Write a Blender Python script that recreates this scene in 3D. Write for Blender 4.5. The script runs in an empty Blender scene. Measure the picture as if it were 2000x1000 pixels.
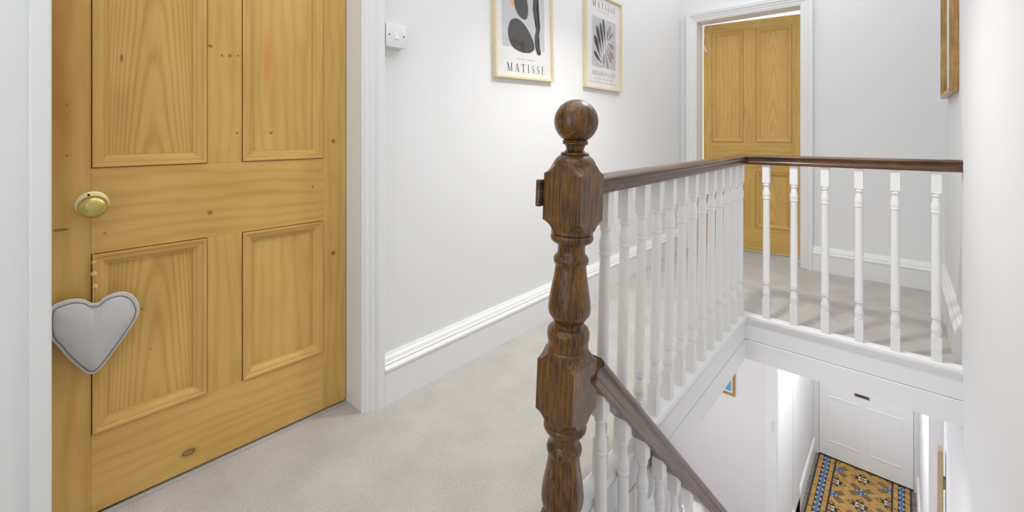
import bpy, bmesh, math, random
from mathutils import Vector, Matrix

random.seed(7)
sc = bpy.context.scene
C = sc.collection

# ------------------------------------------------------------------ camera, light, exposure
YAW = math.atan2(760.0, 850.0)
cam_data = bpy.data.cameras.new('camera')
cam = bpy.data.objects.new('camera', cam_data); C.objects.link(cam)
cam.location = (0, 0, 1.0)
cam.rotation_euler = (math.pi / 2, 0, YAW)
cam_data.sensor_width = 36.0
cam_data.lens = 850.0 / 2000.0 * 36.0
cam_data.shift_y = -(500 - 258) / 2000.0
cam_data.clip_start = 0.02
sc.camera = cam

world = bpy.data.worlds.new('world'); sc.world = world
world.use_nodes = True
world.node_tree.nodes['Background'].inputs[0].default_value = (0.93, 0.96, 1.0, 1)
world.node_tree.nodes['Background'].inputs[1].default_value = 1.0

sc.view_settings.view_transform = 'Standard'
sc.view_settings.look = 'None'
sc.view_settings.exposure = 0.11
sc.cycles.max_bounces = 10; sc.cycles.diffuse_bounces = 6; sc.cycles.glossy_bounces = 3
sc.view_settings.gamma = 1.0
sc.view_settings.use_curve_mapping = False


def lamp(name, kind, loc, power, color=(1, 1, 1), size=0.1, size_y=None, rot=(0, 0, 0)):
    d = bpy.data.lights.new(name, kind)
    d.energy = power; d.color = color
    if kind == 'AREA':
        d.shape = 'RECTANGLE'; d.size = size; d.size_y = size_y or size
    else:
        d.shadow_soft_size = size
    o = bpy.data.objects.new(name, d); C.objects.link(o)
    o.location = loc; o.rotation_euler = rot
    return o

R90 = math.pi / 2
pend = lamp('pendant_light', 'SPOT', (-0.64, 1.87, 2.05), 62, (1.0, 0.965, 0.92), 0.05)
pend.data.spot_size = math.radians(132); pend.data.spot_blend = 1.0
lamp('ceiling_fill', 'AREA', (-0.62, 1.85, 2.56), 23, (0.96, 0.98, 1.0), 1.3, 4.2)  # added overhead fill evening out the landing, no skylight there
lamp('rear_fill', 'AREA', (-0.55, -1.22, 1.45), 9.5, (0.95, 0.98, 1.0), 1.3, 1.8, (R90, 0, 0))  # added fill behind the camera, the back wall has no window
lamp('hall_fill', 'AREA', (-0.3, 4.6, -0.32), 31, (0.97, 0.98, 1.0), 0.7, 0.8, (math.radians(25), 0, 0))  # added fill, unseen, brightens the entrance passage
lamp('stair_foot_fill', 'AREA', (-1.0, 2.2, -0.30), 23, (1.0, 0.97, 1.0), 0.6, 1.2)  # added fill under the landing, lifts the lower hall

# ------------------------------------------------------------------ materials
MATS = {}


def new_mat(name):
    m = bpy.data.materials.new(name); m.use_nodes = True
    nt = m.node_tree
    b = nt.nodes['Principled BSDF']
    MATS[name] = m
    return m, nt, b


def plain(name, col, rough=0.5, metal=0.0, bump=0.0, bscale=60.0, var=0.0, spec=0.5):
    m, nt, b = new_mat(name)
    b.inputs['Base Color'].default_value = (*col, 1)
    b.inputs['Roughness'].default_value = rough
    b.inputs['Metallic'].default_value = metal
    b.inputs['Specular IOR Level'].default_value = spec
    if bump or var:
        tc = nt.nodes.new('ShaderNodeTexCoord')
        n = nt.nodes.new('ShaderNodeTexNoise')
        n.inputs['Scale'].default_value = bscale; n.inputs['Detail'].default_value = 3
        nt.links.new(tc.outputs['Object'], n.inputs['Vector'])
        if bump:
            bp = nt.nodes.new('ShaderNodeBump')
            bp.inputs['Strength'].default_value = bump; bp.inputs['Distance'].default_value = 0.002
            nt.links.new(n.outputs['Fac'], bp.inputs['Height'])
            nt.links.new(bp.outputs['Normal'], b.inputs['Normal'])
        if var:
            r = nt.nodes.new('ShaderNodeValToRGB')
            r.color_ramp.elements[0].position = 0.3; r.color_ramp.elements[1].position = 0.7
            r.color_ramp.elements[0].color = (*[c * (1 - var) for c in col], 1)
            r.color_ramp.elements[1].color = (*[min(1, c * (1 + var * .5)) for c in col], 1)
            nt.links.new(n.outputs['Fac'], r.inputs['Fac'])
            nt.links.new(r.outputs['Color'], b.inputs['Base Color'])
    return m


def math_node(nt, op, a, b=None, c=None):
    n = nt.nodes.new('ShaderNodeMath'); n.operation = op
    for i, v in enumerate((a, b, c)):
        if v is None:
            continue
        if isinstance(v, (int, float)):
            n.inputs[i].default_value = v
        else:
            nt.links.new(v, n.inputs[i])
    return n.outputs[0]


def mix_col(nt, fac, a, b, mode='MIX'):
    n = nt.nodes.new('ShaderNodeMix'); n.data_type = 'RGBA'; n.blend_type = mode
    for sock, v in ((n.inputs['Factor'], fac), (n.inputs['A'], a), (n.inputs['B'], b)):
        if isinstance(v, (int, float)):
            sock.default_value = v
        elif isinstance(v, tuple):
            sock.default_value = (*v, 1)
        else:
            nt.links.new(v, sock)
    return n.outputs['Result']


def pine(name, axis, cathedral=False, knots=(), light=(0.69, 0.44, 0.135), dark=(0.46, 0.25, 0.048), stain=None):
    """Stripped pine. axis 'z' = grain upright, 'x' = grain lying. Object coords are the door's own."""
    m, nt, b = new_mat(name)
    L = nt.links
    tc = nt.nodes.new('ShaderNodeTexCoord')
    oi = nt.nodes.new('ShaderNodeObjectInfo')
    sep = nt.nodes.new('ShaderNodeSeparateXYZ'); L.new(tc.outputs['Object'], sep.inputs[0])
    X, Y, Z = sep.outputs
    along, across = (Z, X) if axis == 'z' else (X, Z)
    off = math_node(nt, 'MULTIPLY', oi.outputs['Random'], 17.3)
    # low-frequency warp
    cmb = nt.nodes.new('ShaderNodeCombineXYZ')
    L.new(math_node(nt, 'MULTIPLY_ADD', across, 7.0, off), cmb.inputs[0])
    L.new(math_node(nt, 'MULTIPLY', along, 1.6), cmb.inputs[1])
    L.new(off, cmb.inputs[2])
    n1 = nt.nodes.new('ShaderNodeTexNoise'); n1.inputs['Scale'].default_value = 1.0; n1.inputs['Detail'].default_value = 2
    L.new(cmb.outputs[0], n1.inputs['Vector'])
    warp = math_node(nt, 'MULTIPLY', n1.outputs['Fac'], 0.11 if not cathedral else 0.08)
    if cathedral:
        # parabolas around each panel's own middle: local centre comes from Generated
        sg = nt.nodes.new('ShaderNodeSeparateXYZ'); L.new(tc.outputs['Generated'], sg.inputs[0])
        gx = math_node(nt, 'SUBTRACT', sg.outputs[0], 0.48)
        g2 = math_node(nt, 'MULTIPLY', math_node(nt, 'MULTIPLY', gx, gx), 2.2)
        f = math_node(nt, 'ADD', math_node(nt, 'MULTIPLY_ADD', along, 0.22, g2), math_node(nt, 'MULTIPLY', warp, 1.2))
        freq = 75.0
    else:
        f = math_node(nt, 'ADD', across, warp); freq = 75.0 * 2.4
    s = math_node(nt, 'SINE', math_node(nt, 'MULTIPLY', f, freq * (1.9 if cathedral else 1.0)))
    s = math_node(nt, 'MULTIPLY_ADD', s, 0.5, 0.5)
    s = math_node(nt, 'POWER', s, 2.2)
    # fine fibres
    c2 = nt.nodes.new('ShaderNodeCombineXYZ')
    L.new(math_node(nt, 'MULTIPLY', across, 420.0), c2.inputs[0])
    L.new(math_node(nt, 'MULTIPLY', along, 9.0), c2.inputs[1]); L.new(off, c2.inputs[2])
    n2 = nt.nodes.new('ShaderNodeTexNoise'); n2.inputs['Scale'].default_value = 1.0; n2.inputs['Detail'].default_value = 3
    L.new(c2.outputs[0], n2.inputs['Vector'])
    # cloudy tone
    c3 = nt.nodes.new('ShaderNodeCombineXYZ')
    L.new(math_node(nt, 'MULTIPLY', across, 12.0), c3.inputs[0])
    L.new(math_node(nt, 'MULTIPLY', along, 4.0), c3.inputs[1]); L.new(off, c3.inputs[2])
    n3 = nt.nodes.new('ShaderNodeTexNoise'); n3.inputs['Scale'].default_value = 1.0; n3.inputs['Detail'].default_value = 4
    L.new(c3.outputs[0], n3.inputs['Vector'])
    fac = math_node(nt, 'MULTIPLY', s, 0.40 if cathedral else 0.24)
    fac = math_node(nt, 'ADD', fac, math_node(nt, 'MULTIPLY', math_node(nt, 'SUBTRACT', n2.outputs['Fac'], 0.40), 0.55))
    fac = math_node(nt, 'ADD', fac, math_node(nt, 'MULTIPLY', math_node(nt, 'SUBTRACT', n3.outputs['Fac'], 0.42), 1.0))
    fac = math_node(nt, 'ADD', fac, math_node(nt, 'MULTIPLY', math_node(nt, 'SUBTRACT', oi.outputs['Random'], 0.5), 0.25))
    cl = nt.nodes.new('ShaderNodeClamp'); L.new(fac, cl.inputs[0])
    col = mix_col(nt, cl.outputs[0], light, dark)
    if stain:
        (sx, sz, rx, rz, scol, amt) = stain
        dx = math_node(nt, 'DIVIDE', math_node(nt, 'SUBTRACT', X, sx), rx)
        dz = math_node(nt, 'DIVIDE', math_node(nt, 'SUBTRACT', Z, sz), rz)
        d = math_node(nt, 'SQRT', math_node(nt, 'ADD', math_node(nt, 'MULTIPLY', dx, dx), math_node(nt, 'MULTIPLY', dz, dz)))
        d = math_node(nt, 'ADD', d, math_node(nt, 'MULTIPLY', math_node(nt, 'SUBTRACT', n3.outputs['Fac'], 0.5), 1.4))
        mr = nt.nodes.new('ShaderNodeMapRange'); L.new(d, mr.inputs[0])
        mr.inputs[1].default_value = 1.0; mr.inputs[2].default_value = 0.15; mr.inputs[3].default_value = 0; mr.inputs[4].default_value = amt
        col = mix_col(nt, mr.outputs[0], col, scol)
    for (kx, kz, rx, rz) in knots:
        dx = math_node(nt, 'DIVIDE', math_node(nt, 'SUBTRACT', X, kx), rx)
        dz = math_node(nt, 'DIVIDE', math_node(nt, 'SUBTRACT', Z, kz), rz)
        d = math_node(nt, 'SQRT', math_node(nt, 'ADD', math_node(nt, 'MULTIPLY', dx, dx), math_node(nt, 'MULTIPLY', dz, dz)))
        r = nt.nodes.new('ShaderNodeValToRGB'); L.new(math_node(nt, 'MULTIPLY', d, 0.5), r.inputs['Fac'])
        e = r.color_ramp.elements
        e[0].position = 0.0; e[0].color = (0.55, 0.55, 0.55, 1)
        e[1].position = 1.0; e[1].color = (0, 0, 0, 1)
        for p, v in ((0.3, 0.6), (0.40, 0.95), (0.5, 0.35), (0.7, 0.12)):
            k = e.new(p); k.color = (v, v, v, 1)
        col = mix_col(nt, r.outputs['Color'], col, (0.11, 0.055, 0.012))
    L.new(col, b.inputs['Base Color'])
    b.inputs['Roughness'].default_value = 0.45
    b.inputs['Specular IOR Level'].default_value = 0.35
    bp = nt.nodes.new('ShaderNodeBump'); bp.inputs['Strength'].default_value = 0.25; bp.inputs['Distance'].default_value = 0.001
    L.new(n2.outputs['Fac'], bp.inputs['Height']); L.new(bp.outputs['Normal'], b.inputs['Normal'])
    return m


def varnished(name, light, dark, scale=(60, 60, 4), rough=0.3, scratch=0.35, coat=0.3, rot=0.0):
    m, nt, b = new_mat(name)
    L = nt.links
    tc = nt.nodes.new('ShaderNodeTexCoord')
    mr = nt.nodes.new('ShaderNodeMapping'); mr.inputs['Rotation'].default_value = (rot, 0, 0)
    L.new(tc.outputs['Object'], mr.inputs[0])
    mp = nt.nodes.new('ShaderNodeMapping'); mp.inputs['Scale'].default_value = scale
    L.new(mr.outputs[0], mp.inputs[0])
    n = nt.nodes.new('ShaderNodeTexNoise'); n.inputs['Scale'].default_value = 1; n.inputs['Detail'].default_value = 5
    n.inputs['Distortion'].default_value = 0.4
    L.new(mp.outputs[0], n.inputs['Vector'])
    n2 = nt.nodes.new('ShaderNodeTexNoise'); n2.inputs['Scale'].default_value = 14; n2.inputs['Detail'].default_value = 3
    L.new(tc.outputs['Object'], n2.inputs['Vector'])
    f = math_node(nt, 'ADD', n.outputs['Fac'], math_node(nt, 'MULTIPLY', math_node(nt, 'SUBTRACT', n2.outputs['Fac'], 0.5), 0.5))
    r = nt.nodes.new('ShaderNodeValToRGB'); L.new(f, r.inputs['Fac'])
    r.color_ramp.elements[0].position = 0.33; r.color_ramp.elements[0].color = (*dark, 1)
    r.color_ramp.elements[1].position = 0.68; r.color_ramp.elements[1].color = (*light, 1)
    col = r.outputs['Color']
    if scratch:
        mp2 = nt.nodes.new('ShaderNodeMapping'); mp2.inputs['Scale'].default_value = [s * 3.2 for s in scale]
        L.new(mr.outputs[0], mp2.inputs[0])
        n3 = nt.nodes.new('ShaderNodeTexNoise'); n3.inputs['Scale'].default_value = 1; n3.inputs['Detail'].default_value = 1
        L.new(mp2.outputs[0], n3.inputs['Vector'])
        r3 = nt.nodes.new('ShaderNodeValToRGB'); L.new(n3.outputs['Fac'], r3.inputs['Fac'])
        r3.color_ramp.elements[0].position = 0.70; r3.color_ramp.elements[0].color = (0, 0, 0, 1)
        r3.color_ramp.elements[1].position = 0.78; r3.color_ramp.elements[1].color = (scratch, scratch, scratch, 1)
        col = mix_col(nt, r3.outputs['Color'], col, (0.50, 0.30, 0.08))
    L.new(col, b.inputs['Base Color'])
    b.inputs['Roughness'].default_value = rough
    b.inputs['Coat Weight'].default_value = coat
    b.inputs['Coat Roughness'].default_value = 0.25
    bp = nt.nodes.new('ShaderNodeBump'); bp.inputs['Strength'].default_value = 0.35; bp.inputs['Distance'].default_value = 0.0012
    L.new(n.outputs['Fac'], bp.inputs['Height']); L.new(bp.outputs['Normal'], b.inputs['Normal'])
    return m


def carpet(name, a, b_, scale=260):
    m, nt, b = new_mat(name)
    L = nt.links
    tc = nt.nodes.new('ShaderNodeTexCoord')
    n = nt.nodes.new('ShaderNodeTexNoise'); n.inputs['Scale'].default_value = scale; n.inputs['Detail'].default_value = 4
    n.inputs['Roughness'].default_value = 0.75
    n2 = nt.nodes.new('ShaderNodeTexNoise'); n2.inputs['Scale'].default_value = 7; n2.inputs['Detail'].default_value = 5
    v = nt.nodes.new('ShaderNodeTexVoronoi'); v.inputs['Scale'].default_value = scale * 1.1
    for t in (n, n2, v):
        L.new(tc.outputs['Object'], t.inputs['Vector'])
    f = math_node(nt, 'ADD', math_node(nt, 'MULTIPLY', n.outputs['Fac'], 0.75), math_node(nt, 'MULTIPLY', n2.outputs['Fac'], 0.25))
    r = nt.nodes.new('ShaderNodeValToRGB'); L.new(f, r.inputs['Fac'])
    r.color_ramp.elements[0].position = 0.36; r.color_ramp.elements[0].color = (*a, 1)
    r.color_ramp.elements[1].position = 0.62; r.color_ramp.elements[1].color = (*b_, 1)
    L.new(r.outputs['Color'], b.inputs['Base Color'])
    b.inputs['Roughness'].default_value = 0.95
    b.inputs['Specular IOR Level'].default_value = 0.1
    bp = nt.nodes.new('ShaderNodeBump'); bp.inputs['Strength'].default_value = 0.6; bp.inputs['Distance'].default_value = 0.004
    L.new(math_node(nt, 'ADD', v.outputs['Distance'], n.outputs['Fac']), bp.inputs['Height'])
    L.new(bp.outputs['Normal'], b.inputs['Normal'])
    return m


plain('wall_paint', (0.80, 0.805, 0.815), 0.75, bump=0.15, bscale=90, spec=0.25)
plain('lilac_wall', (0.78, 0.76, 0.765), 0.75, bump=0.1, bscale=90, spec=0.2)
plain('ceiling_paint', (0.85, 0.85, 0.85), 0.9)
plain('gloss_white', (0.81, 0.815, 0.82), 0.42, bump=0.10, bscale=35, spec=0.5)
plain('baluster_white', (0.82, 0.82, 0.82), 0.38, bump=0.05, bscale=60, spec=0.5)
plain('old_white', (0.72, 0.71, 0.69), 0.45, bump=0.12, bscale=45, var=0.06)
plain('switch_plastic', (0.80, 0.80, 0.80), 0.35)
plain('screw_metal', (0.12, 0.12, 0.13), 0.4, 0.6)
plain('dark_gap', (0.02, 0.018, 0.015), 0.9)
plain('strip_metal', (0.42, 0.42, 0.50), 0.35, 0.7)
plain('brass', (0.62, 0.52, 0.17), 0.28, 0.9, bump=0.12, bscale=50, var=0.2)
plain('brass_pale', (0.83, 0.72, 0.42), 0.35, 0.55)
plain('velvet', (0.56, 0.555, 0.55), 0.85, bump=0.25, bscale=500, var=0.08, spec=0.2)
plain('velvet_edge', (0.62, 0.60, 0.57), 0.85, bump=0.3, bscale=400, spec=0.2)
plain('seam_thread', (0.16, 0.17, 0.21), 0.8)
plain('bead_wood', (0.72, 0.50, 0.18), 0.4)
plain('cord', (0.62, 0.44, 0.2), 0.8)
plain('ash_frame', (0.74, 0.62, 0.40), 0.45, bump=0.1, bscale=120, var=0.10)
plain('batten_wood', (0.50, 0.38, 0.22), 0.5, var=0.15, bscale=60)
plain('paper', (0.78, 0.775, 0.76), 0.7)
plain('print_grey', (0.56, 0.56, 0.585), 0.7)
plain('print_grey_warm', (0.55, 0.53, 0.55), 0.7)
plain('print_orange', (0.86, 0.41, 0.15), 0.7)
plain('print_black', (0.045, 0.042, 0.042), 0.7)
plain('print_taupe', (0.33, 0.265, 0.25), 0.7)
plain('print_white', (0.78, 0.78, 0.80), 0.7)
plain('print_faint', (0.52, 0.51, 0.50), 0.7)
plain('print_mid', (0.40, 0.39, 0.38), 0.7)
plain('print_blue', (0.12, 0.36, 0.60), 0.6)
plain('tile_yellow', (0.50, 0.29, 0.065), 0.4, var=0.25, bscale=18)
plain('tile_brown', (0.17, 0.115, 0.06), 0.4, var=0.25, bscale=18)
plain('tile_black', (0.030, 0.028, 0.032), 0.4, var=0.2)
plain('tile_blue', (0.055, 0.16, 0.50), 0.35, var=0.2)
plain('tile_white', (0.68, 0.68, 0.66), 0.4, var=0.1)
plain('tile_rust', (0.30, 0.11, 0.03), 0.4, var=0.25)
plain('tile_orange', (0.42, 0.17, 0.04), 0.4, var=0.25)
plain('screed', (0.25, 0.22, 0.18), 0.9, bump=0.6, bscale=40, var=0.5)
carpet('carpet_grey', (0.44, 0.415, 0.375), (0.66, 0.64, 0.60))
carpet('carpet_room', (0.13, 0.11, 0.09), (0.26, 0.23, 0.19))

KN = [(0.423, 0.749, 0.0055, 0.0055), (0.475, 0.052, 0.017, 0.009)]
pine('pine_rail', 'x', knots=KN + [(0.12, 0.80, .003, .003), (.655, .725, .003, .002)])
pine('pine_stile', 'z', knots=[(0.047, 0.959, 0.006, 0.006), (0.047, 0.552, 0.007, 0.007), (0.371, 1.229, 0.004, 0.004),
     (0.392, 1.227, 0.003, 0.003), (0.349, 1.232, 0.0025, 0.0025), (0.422, 1.252, 0.005, 0.004), (0.352, 0.989, 0.003, 0.003)])
pine('pine_stile_stained', 'z', stain=(0.765, 1.15, 0.075, 0.42, (0.40, 0.165, 0.02), 0.95),
     knots=[(0.736, 0.747, 0.012, 0.003), (0.725, 0.933, .002, .002), (0.725, 1.06, .002, .002)])
pine('pine_panel', 'z', cathedral=True, knots=[(0.621, 1.193, 0.0025, 0.010), (0.58, 0.50, .0025, .0025), (.56, .38, .002, .002)])
pine('pine_panel_red', 'z', stain=(0.262, 1.215, 0.022, 0.13, (0.66, 0.20, 0.06), 0.62), knots=[(0.25, 0.99, .004, .004)])
pine('pine_panel_plain', 'z')
pine('pine_mould_v', 'z', light=(0.66, 0.42, 0.128), dark=(0.45, 0.25, 0.05))
pine('pine_mould_h', 'x', light=(0.66, 0.42, 0.128), dark=(0.45, 0.25, 0.05))
varnished('oak_newel', (0.205, 0.086, 0.010), (0.036, 0.0125, 0.0022), scale=(200, 200, 11), rough=0.30, scratch=0.6, coat=0.2)
varnished('oak_frame', (0.50, 0.29, 0.075), (0.27, 0.13, 0.03), scale=(90, 90, 7), rough=0.4, scratch=0)
varnished('oak_rail', (0.135, 0.075, 0.038), (0.045, 0.022, 0.011), scale=(70, 5, 70), rough=0.27, scratch=0.12)
varnished('oak_rail_stair', (0.155, 0.085, 0.045), (0.06, 0.03, 0.016), scale=(70, 4, 70), rough=0.3, scratch=0.1, rot=math.atan(1.012))
varnished('oak_rail_cross', (0.15, 0.065, 0.022), (0.045, 0.018, 0.007), scale=(5, 70, 70), rough=0.22, scratch=0.1)

# glazing for the pictures: clear, with a faint mirror film
m, nt, b = new_mat('picture_glass')
nt.nodes.remove(b)
tr = nt.nodes.new('ShaderNodeBsdfTransparent'); gl = nt.nodes.new('ShaderNodeBsdfGlossy'); gl.inputs['Roughness'].default_value = 0.03
mx = nt.nodes.new('ShaderNodeMixShader')
mx.inputs[0].default_value = 0.04; nt.links.new(tr.outputs[0], mx.inputs[1]); nt.links.new(gl.outputs[0], mx.inputs[2])
nt.links.new(mx.outputs[0], nt.nodes['Material Output'].inputs[0])


# ------------------------------------------------------------------ mesh helpers
def mesh_obj(name, verts, faces, mat, parent=None, smooth=False):
    me = bpy.data.meshes.new(name)
    me.from_pydata([tuple(v) for v in verts], [], faces)
    me.materials.append(MATS[mat])
    if smooth:
        for p in me.polygons:
            p.use_smooth = True
    me.update()
    o = bpy.data.objects.new(name, me); C.objects.link(o)
    if parent:
        o.parent = parent
    return o


def bm_obj(name, bm, mat, parent=None, smooth=False):
    bmesh.ops.recalc_face_normals(bm, faces=bm.faces)
    me = bpy.data.meshes.new(name); bm.to_mesh(me); bm.free()
    me.materials.append(MATS[mat])
    if smooth:
        for p in me.polygons:
            p.use_smooth = True
        me.set_sharp_from_angle(angle=math.radians(38))
    o = bpy.data.objects.new(name, me); C.objects.link(o)
    if parent:
        o.parent = parent
    return o


def add_box(bm, a, b, bevel=0.0, seg=1):
    vs = [bm.verts.new((x, y, z)) for z in (a[2], b[2]) for y in (a[1], b[1]) for x in (a[0], b[0])]
    f = [(0, 2, 3, 1), (4, 5, 7, 6), (0, 1, 5, 4), (2, 6, 7, 3), (0, 4, 6, 2), (1, 3, 7, 5)]
    fs = [bm.faces.new([vs[i] for i in q]) for q in f]
    if bevel:
        es = list({e for ff in fs for e in ff.edges})
        bmesh.ops.bevel(bm, geom=es, offset=bevel, segments=seg, affect='EDGES', profile=0.5)


def box(name, a, b, mat, parent=None, bevel=0.0, seg=1):
    bm = bmesh.new(); add_box(bm, a, b, bevel, seg)
    return bm_obj(name, bm, mat, parent, smooth=bevel > 0 and seg > 1)


def lathe(bm, prof, seg=24, cx=0.0, cy=0.0, cap=True):
    rings = []
    for z, r in prof:
        rings.append([bm.verts.new((cx + r * math.cos(2 * math.pi * i / seg), cy + r * math.sin(2 * math.pi * i / seg), z)) for i in range(seg)])
    for a, b_ in zip(rings, rings[1:]):
        for i in range(seg):
            j = (i + 1) % seg
            bm.faces.new((a[i], a[j], b_[j], b_[i]))
    if cap:
        bm.faces.new(rings[0][::-1]); bm.faces.new(rings[-1])


def sweep(bm, prof, path, normal, closed=False):
    """prof: (lateral, normal) pairs, a closed ring; path: points in a plane with this normal; mitred corners."""
    n = Vector(normal).normalized(); P = [Vector(p) for p in path]; N = len(P)
    rings = []
    for i in range(N):
        d0 = (P[i] - P[i - 1]).normalized() if (i > 0 or closed) else None
        d1 = (P[(i + 1) % N] - P[i]).normalized() if (i < N - 1 or closed) else None
        l0 = d0.cross(n) if d0 else None
        l1 = d1.cross(n) if d1 else None
        if l0 is None: mv = l1
        elif l1 is None: mv = l0
        else: mv = (l0 + l1) / (1 + l0.dot(l1))
        rings.append([bm.verts.new(P[i] + mv * a + n * b_) for a, b_ in prof])
    k = len(prof)
    last = N if closed else N - 1
    for i in range(last):
        A, B = rings[i], rings[(i + 1) % N]
        for q in range(k):
            w = (q + 1) % k
            bm.faces.new((A[q], A[w], B[w], B[q]))
    if not closed:
        bm.faces.new(rings[0]); bm.faces.new(rings[-1][::-1])


def mitred_side(bm, prof, p0, p1, normal, prev_p, next_p):
    """one side of a mitred frame, its ends cut along the mitres."""
    n = Vector(normal).normalized()
    p0, p1, prev_p, next_p = map(Vector, (p0, p1, prev_p, next_p))
    d = (p1 - p0).normalized(); l = d.cross(n)
    la = (p0 - prev_p).normalized().cross(n); lb = (next_p - p1).normalized().cross(n)
    ma = (l + la) / (1 + l.dot(la)); mb = (l + lb) / (1 + l.dot(lb))
    A = [bm.verts.new(p0 + ma * a + n * b_) for a, b_ in prof]
    B = [bm.verts.new(p1 + mb * a + n * b_) for a, b_ in prof]
    k = len(prof)
    for q in range(k):
        w = (q + 1) % k
        bm.faces.new((A[q], A[w], B[w], B[q]))
    bm.faces.new(A); bm.faces.new(B[::-1])


def tube(bm, path, r, seg=8, closed=False):
    P = [Vector(p) for p in path]; N = len(P); rings = []
    up = Vector((0.123, 0.2, 0.97))
    for i in range(N):
        if closed: d = P[(i + 1) % N] - P[i - 1]
        else: d = P[min(i + 1, N - 1)] - P[max(i - 1, 0)]
        d.normalize()
        a = d.cross(up)
        if a.length < 1e-4: a = d.cross(Vector((1, 0, 0)))
        a.normalize(); b_ = d.cross(a)
        rr = r[i] if isinstance(r, (list, tuple)) else r
        rings.append([bm.verts.new(P[i] + a * rr * math.cos(2 * math.pi * q / seg) + b_ * rr * math.sin(2 * math.pi * q / seg)) for q in range(seg)])
    for i in range(N if closed else N - 1):
        A, B = rings[i], rings[(i + 1) % N]
        for q in range(seg):
            w = (q + 1) % seg
            bm.faces.new((A[q], A[w], B[w], B[q]))
    if not closed:
        bm.faces.new(rings[0][::-1]); bm.faces.new(rings[-1])


def empty(name, loc, rot=(0, 0, 0)):
    o = bpy.data.objects.new(name, None); C.objects.link(o)
    o.location = loc; o.rotation_euler = rot; o.empty_display_size = 0.1
    return o


def tag(o, label, cat, group=None, kind=None):
    o['label'] = label; o['category'] = cat
    if group: o['group'] = group
    if kind: o['kind'] = kind
    return o


def struct(o, label, cat):
    return tag(o, label, cat, kind='structure')


# ------------------------------------------------------------------ the setting
XL, XR, YF, YB, ZC, ZG = -1.44, 0.19, 3.83, -1.3, 2.6, -2.7
XR2 = 0.205                          # landing part of the right wall stands back a little
OY0, OY1, OZ = 0.040, 0.797, 1.985   # opening of the near pine door
FX0, FX1, FZ = -1.302, -0.556, 1.938  # opening of the far pine door

# upper floor, carpeted
bm = bmesh.new()
add_box(bm, (-1.572, YB, -0.02), (-0.668, YF + 0.06, 0))
add_box(bm, (-0.668, YB, -0.02), (XR, 0.93, 0))
add_box(bm, (-0.668, 2.612, -0.02), (XR2, YF + 0.06, 0))
struct(bm_obj('floor', bm, 'carpet_grey'), 'pale grey carpet on the upstairs landing', 'floor')
bm = bmesh.new()
add_box(bm, (-2.6, YB, -0.03), (-1.5725, 2.2, -0.006))
struct(bm_obj('floor', bm, 'carpet_room'), 'strip of dark floor under the near pine door', 'floor')
bm = bmesh.new()
add_box(bm, (-2.0, YF + 0.0605, -0.03), (XR2, 6.0, -0.004))
struct(bm_obj('floor', bm, 'carpet_grey'), 'carpet just past the far pine door', 'floor')

# walls
bm = bmesh.new()
add_box(bm, (XL - 0.16, YB, -0.03), (XL, OY0 - 0.03, ZC))
add_box(bm, (XL - 0.16, OY1 + 0.03, -0.03), (XL, YF + .14, ZC))
add_box(bm, (XL - 0.16, OY0 - 0.03, OZ + 0.03), (XL, OY1 + 0.03, ZC))
add_box(bm, (XL - 0.16, YB, ZG), (XL, YF + .14, -0.22))
struct(bm_obj('wall_left', bm, 'wall_paint'), 'long white wall with the near pine door and two framed prints', 'wall')
bm = bmesh.new()
add_box(bm, (XL, YF, -0.03), (FX0 - 0.03, YF + 0.14, ZC))
add_box(bm, (FX1 + 0.03, YF, -0.03), (XR2, YF + 0.14, ZC))
add_box(bm, (FX0 - 0.03, YF, FZ + 0.03), (FX1 + 0.03, YF + 0.14, ZC))
struct(bm_obj('wall_far', bm, 'wall_paint'), 'white end wall of the landing around the far pine door', 'wall')
bm = bmesh.new()
add_box(bm, (XR, YB, ZG), (XR + 0.16, 2.618, ZC), 0.003)
add_box(bm, (XR2, 2.618, ZG), (XR + 0.16, YF + 0.14, ZC))
struct(bm_obj('wall_right', bm, 'wall_paint'), 'white wall on the right beside the stairwell', 'wall')
struct(box('wall_back', (XL - 0.16, YB - 0.12, ZG), (XR + 0.16, YB, ZC), 'wall_paint'), 'white wall behind the camera', 'wall')
struct(box('ceiling', (XL - 0.16, YB - 0.12, ZC), (XR + 0.16, YF + 0.14, ZC + 0.1), 'ceiling_paint'), 'white ceiling over the landing', 'ceiling')
# underside of the landing
bm = bmesh.new()
add_box(bm, (XL, YB, -0.215), (-0.64, YF, -0.0205))
add_box(bm, (-0.64, 2.59, -0.215), (XR2, YF, -0.0205))
add_box(bm, (-0.64, YB, -0.215), (XR, 0.90, -0.0205))
struct(bm_obj('ceiling', bm, 'ceiling_paint'), 'white underside of the landing over the lower hall', 'ceiling')
struct(box('ceiling', (-0.9, YF, -0.30), (0.35, 6.4, -0.216), 'ceiling_paint'), 'white ceiling of the entrance passage below', 'ceiling')

# lower storey
struct(box('wall_far', (XL, YF, ZG), (-0.755, YF + 0.14, -0.2155), 'lilac_wall'), 'pale lilac wall downstairs with a small picture', 'wall')
struct(box('wall_left', (-0.90, YF + 0.14, ZG), (-0.755, 6.4, -0.2155), 'wall_paint'), 'white left side wall of the entrance passage below', 'wall')
struct(box('wall_right', (0.135, YF + 0.14, ZG), (0.35, 6.4, -0.2155), 'wall_paint'), 'white right side wall of the entrance passage below', 'wall')
struct(box('wall_front', (-0.90, 6.17, ZG), (0.35, 6.4, -0.2155), 'wall_paint'), 'wall behind the white front door below', 'wall')

# ---- ground floor with its geometric tiles
ground = empty('floor', (0, 0, ZG)); struct(ground, 'patterned tiled floor of the entrance passage below', 'floor')
box('screed', (XL, YB, -0.1), (XR + 0.16, 6.4, -0.006), 'screed', ground)


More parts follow.
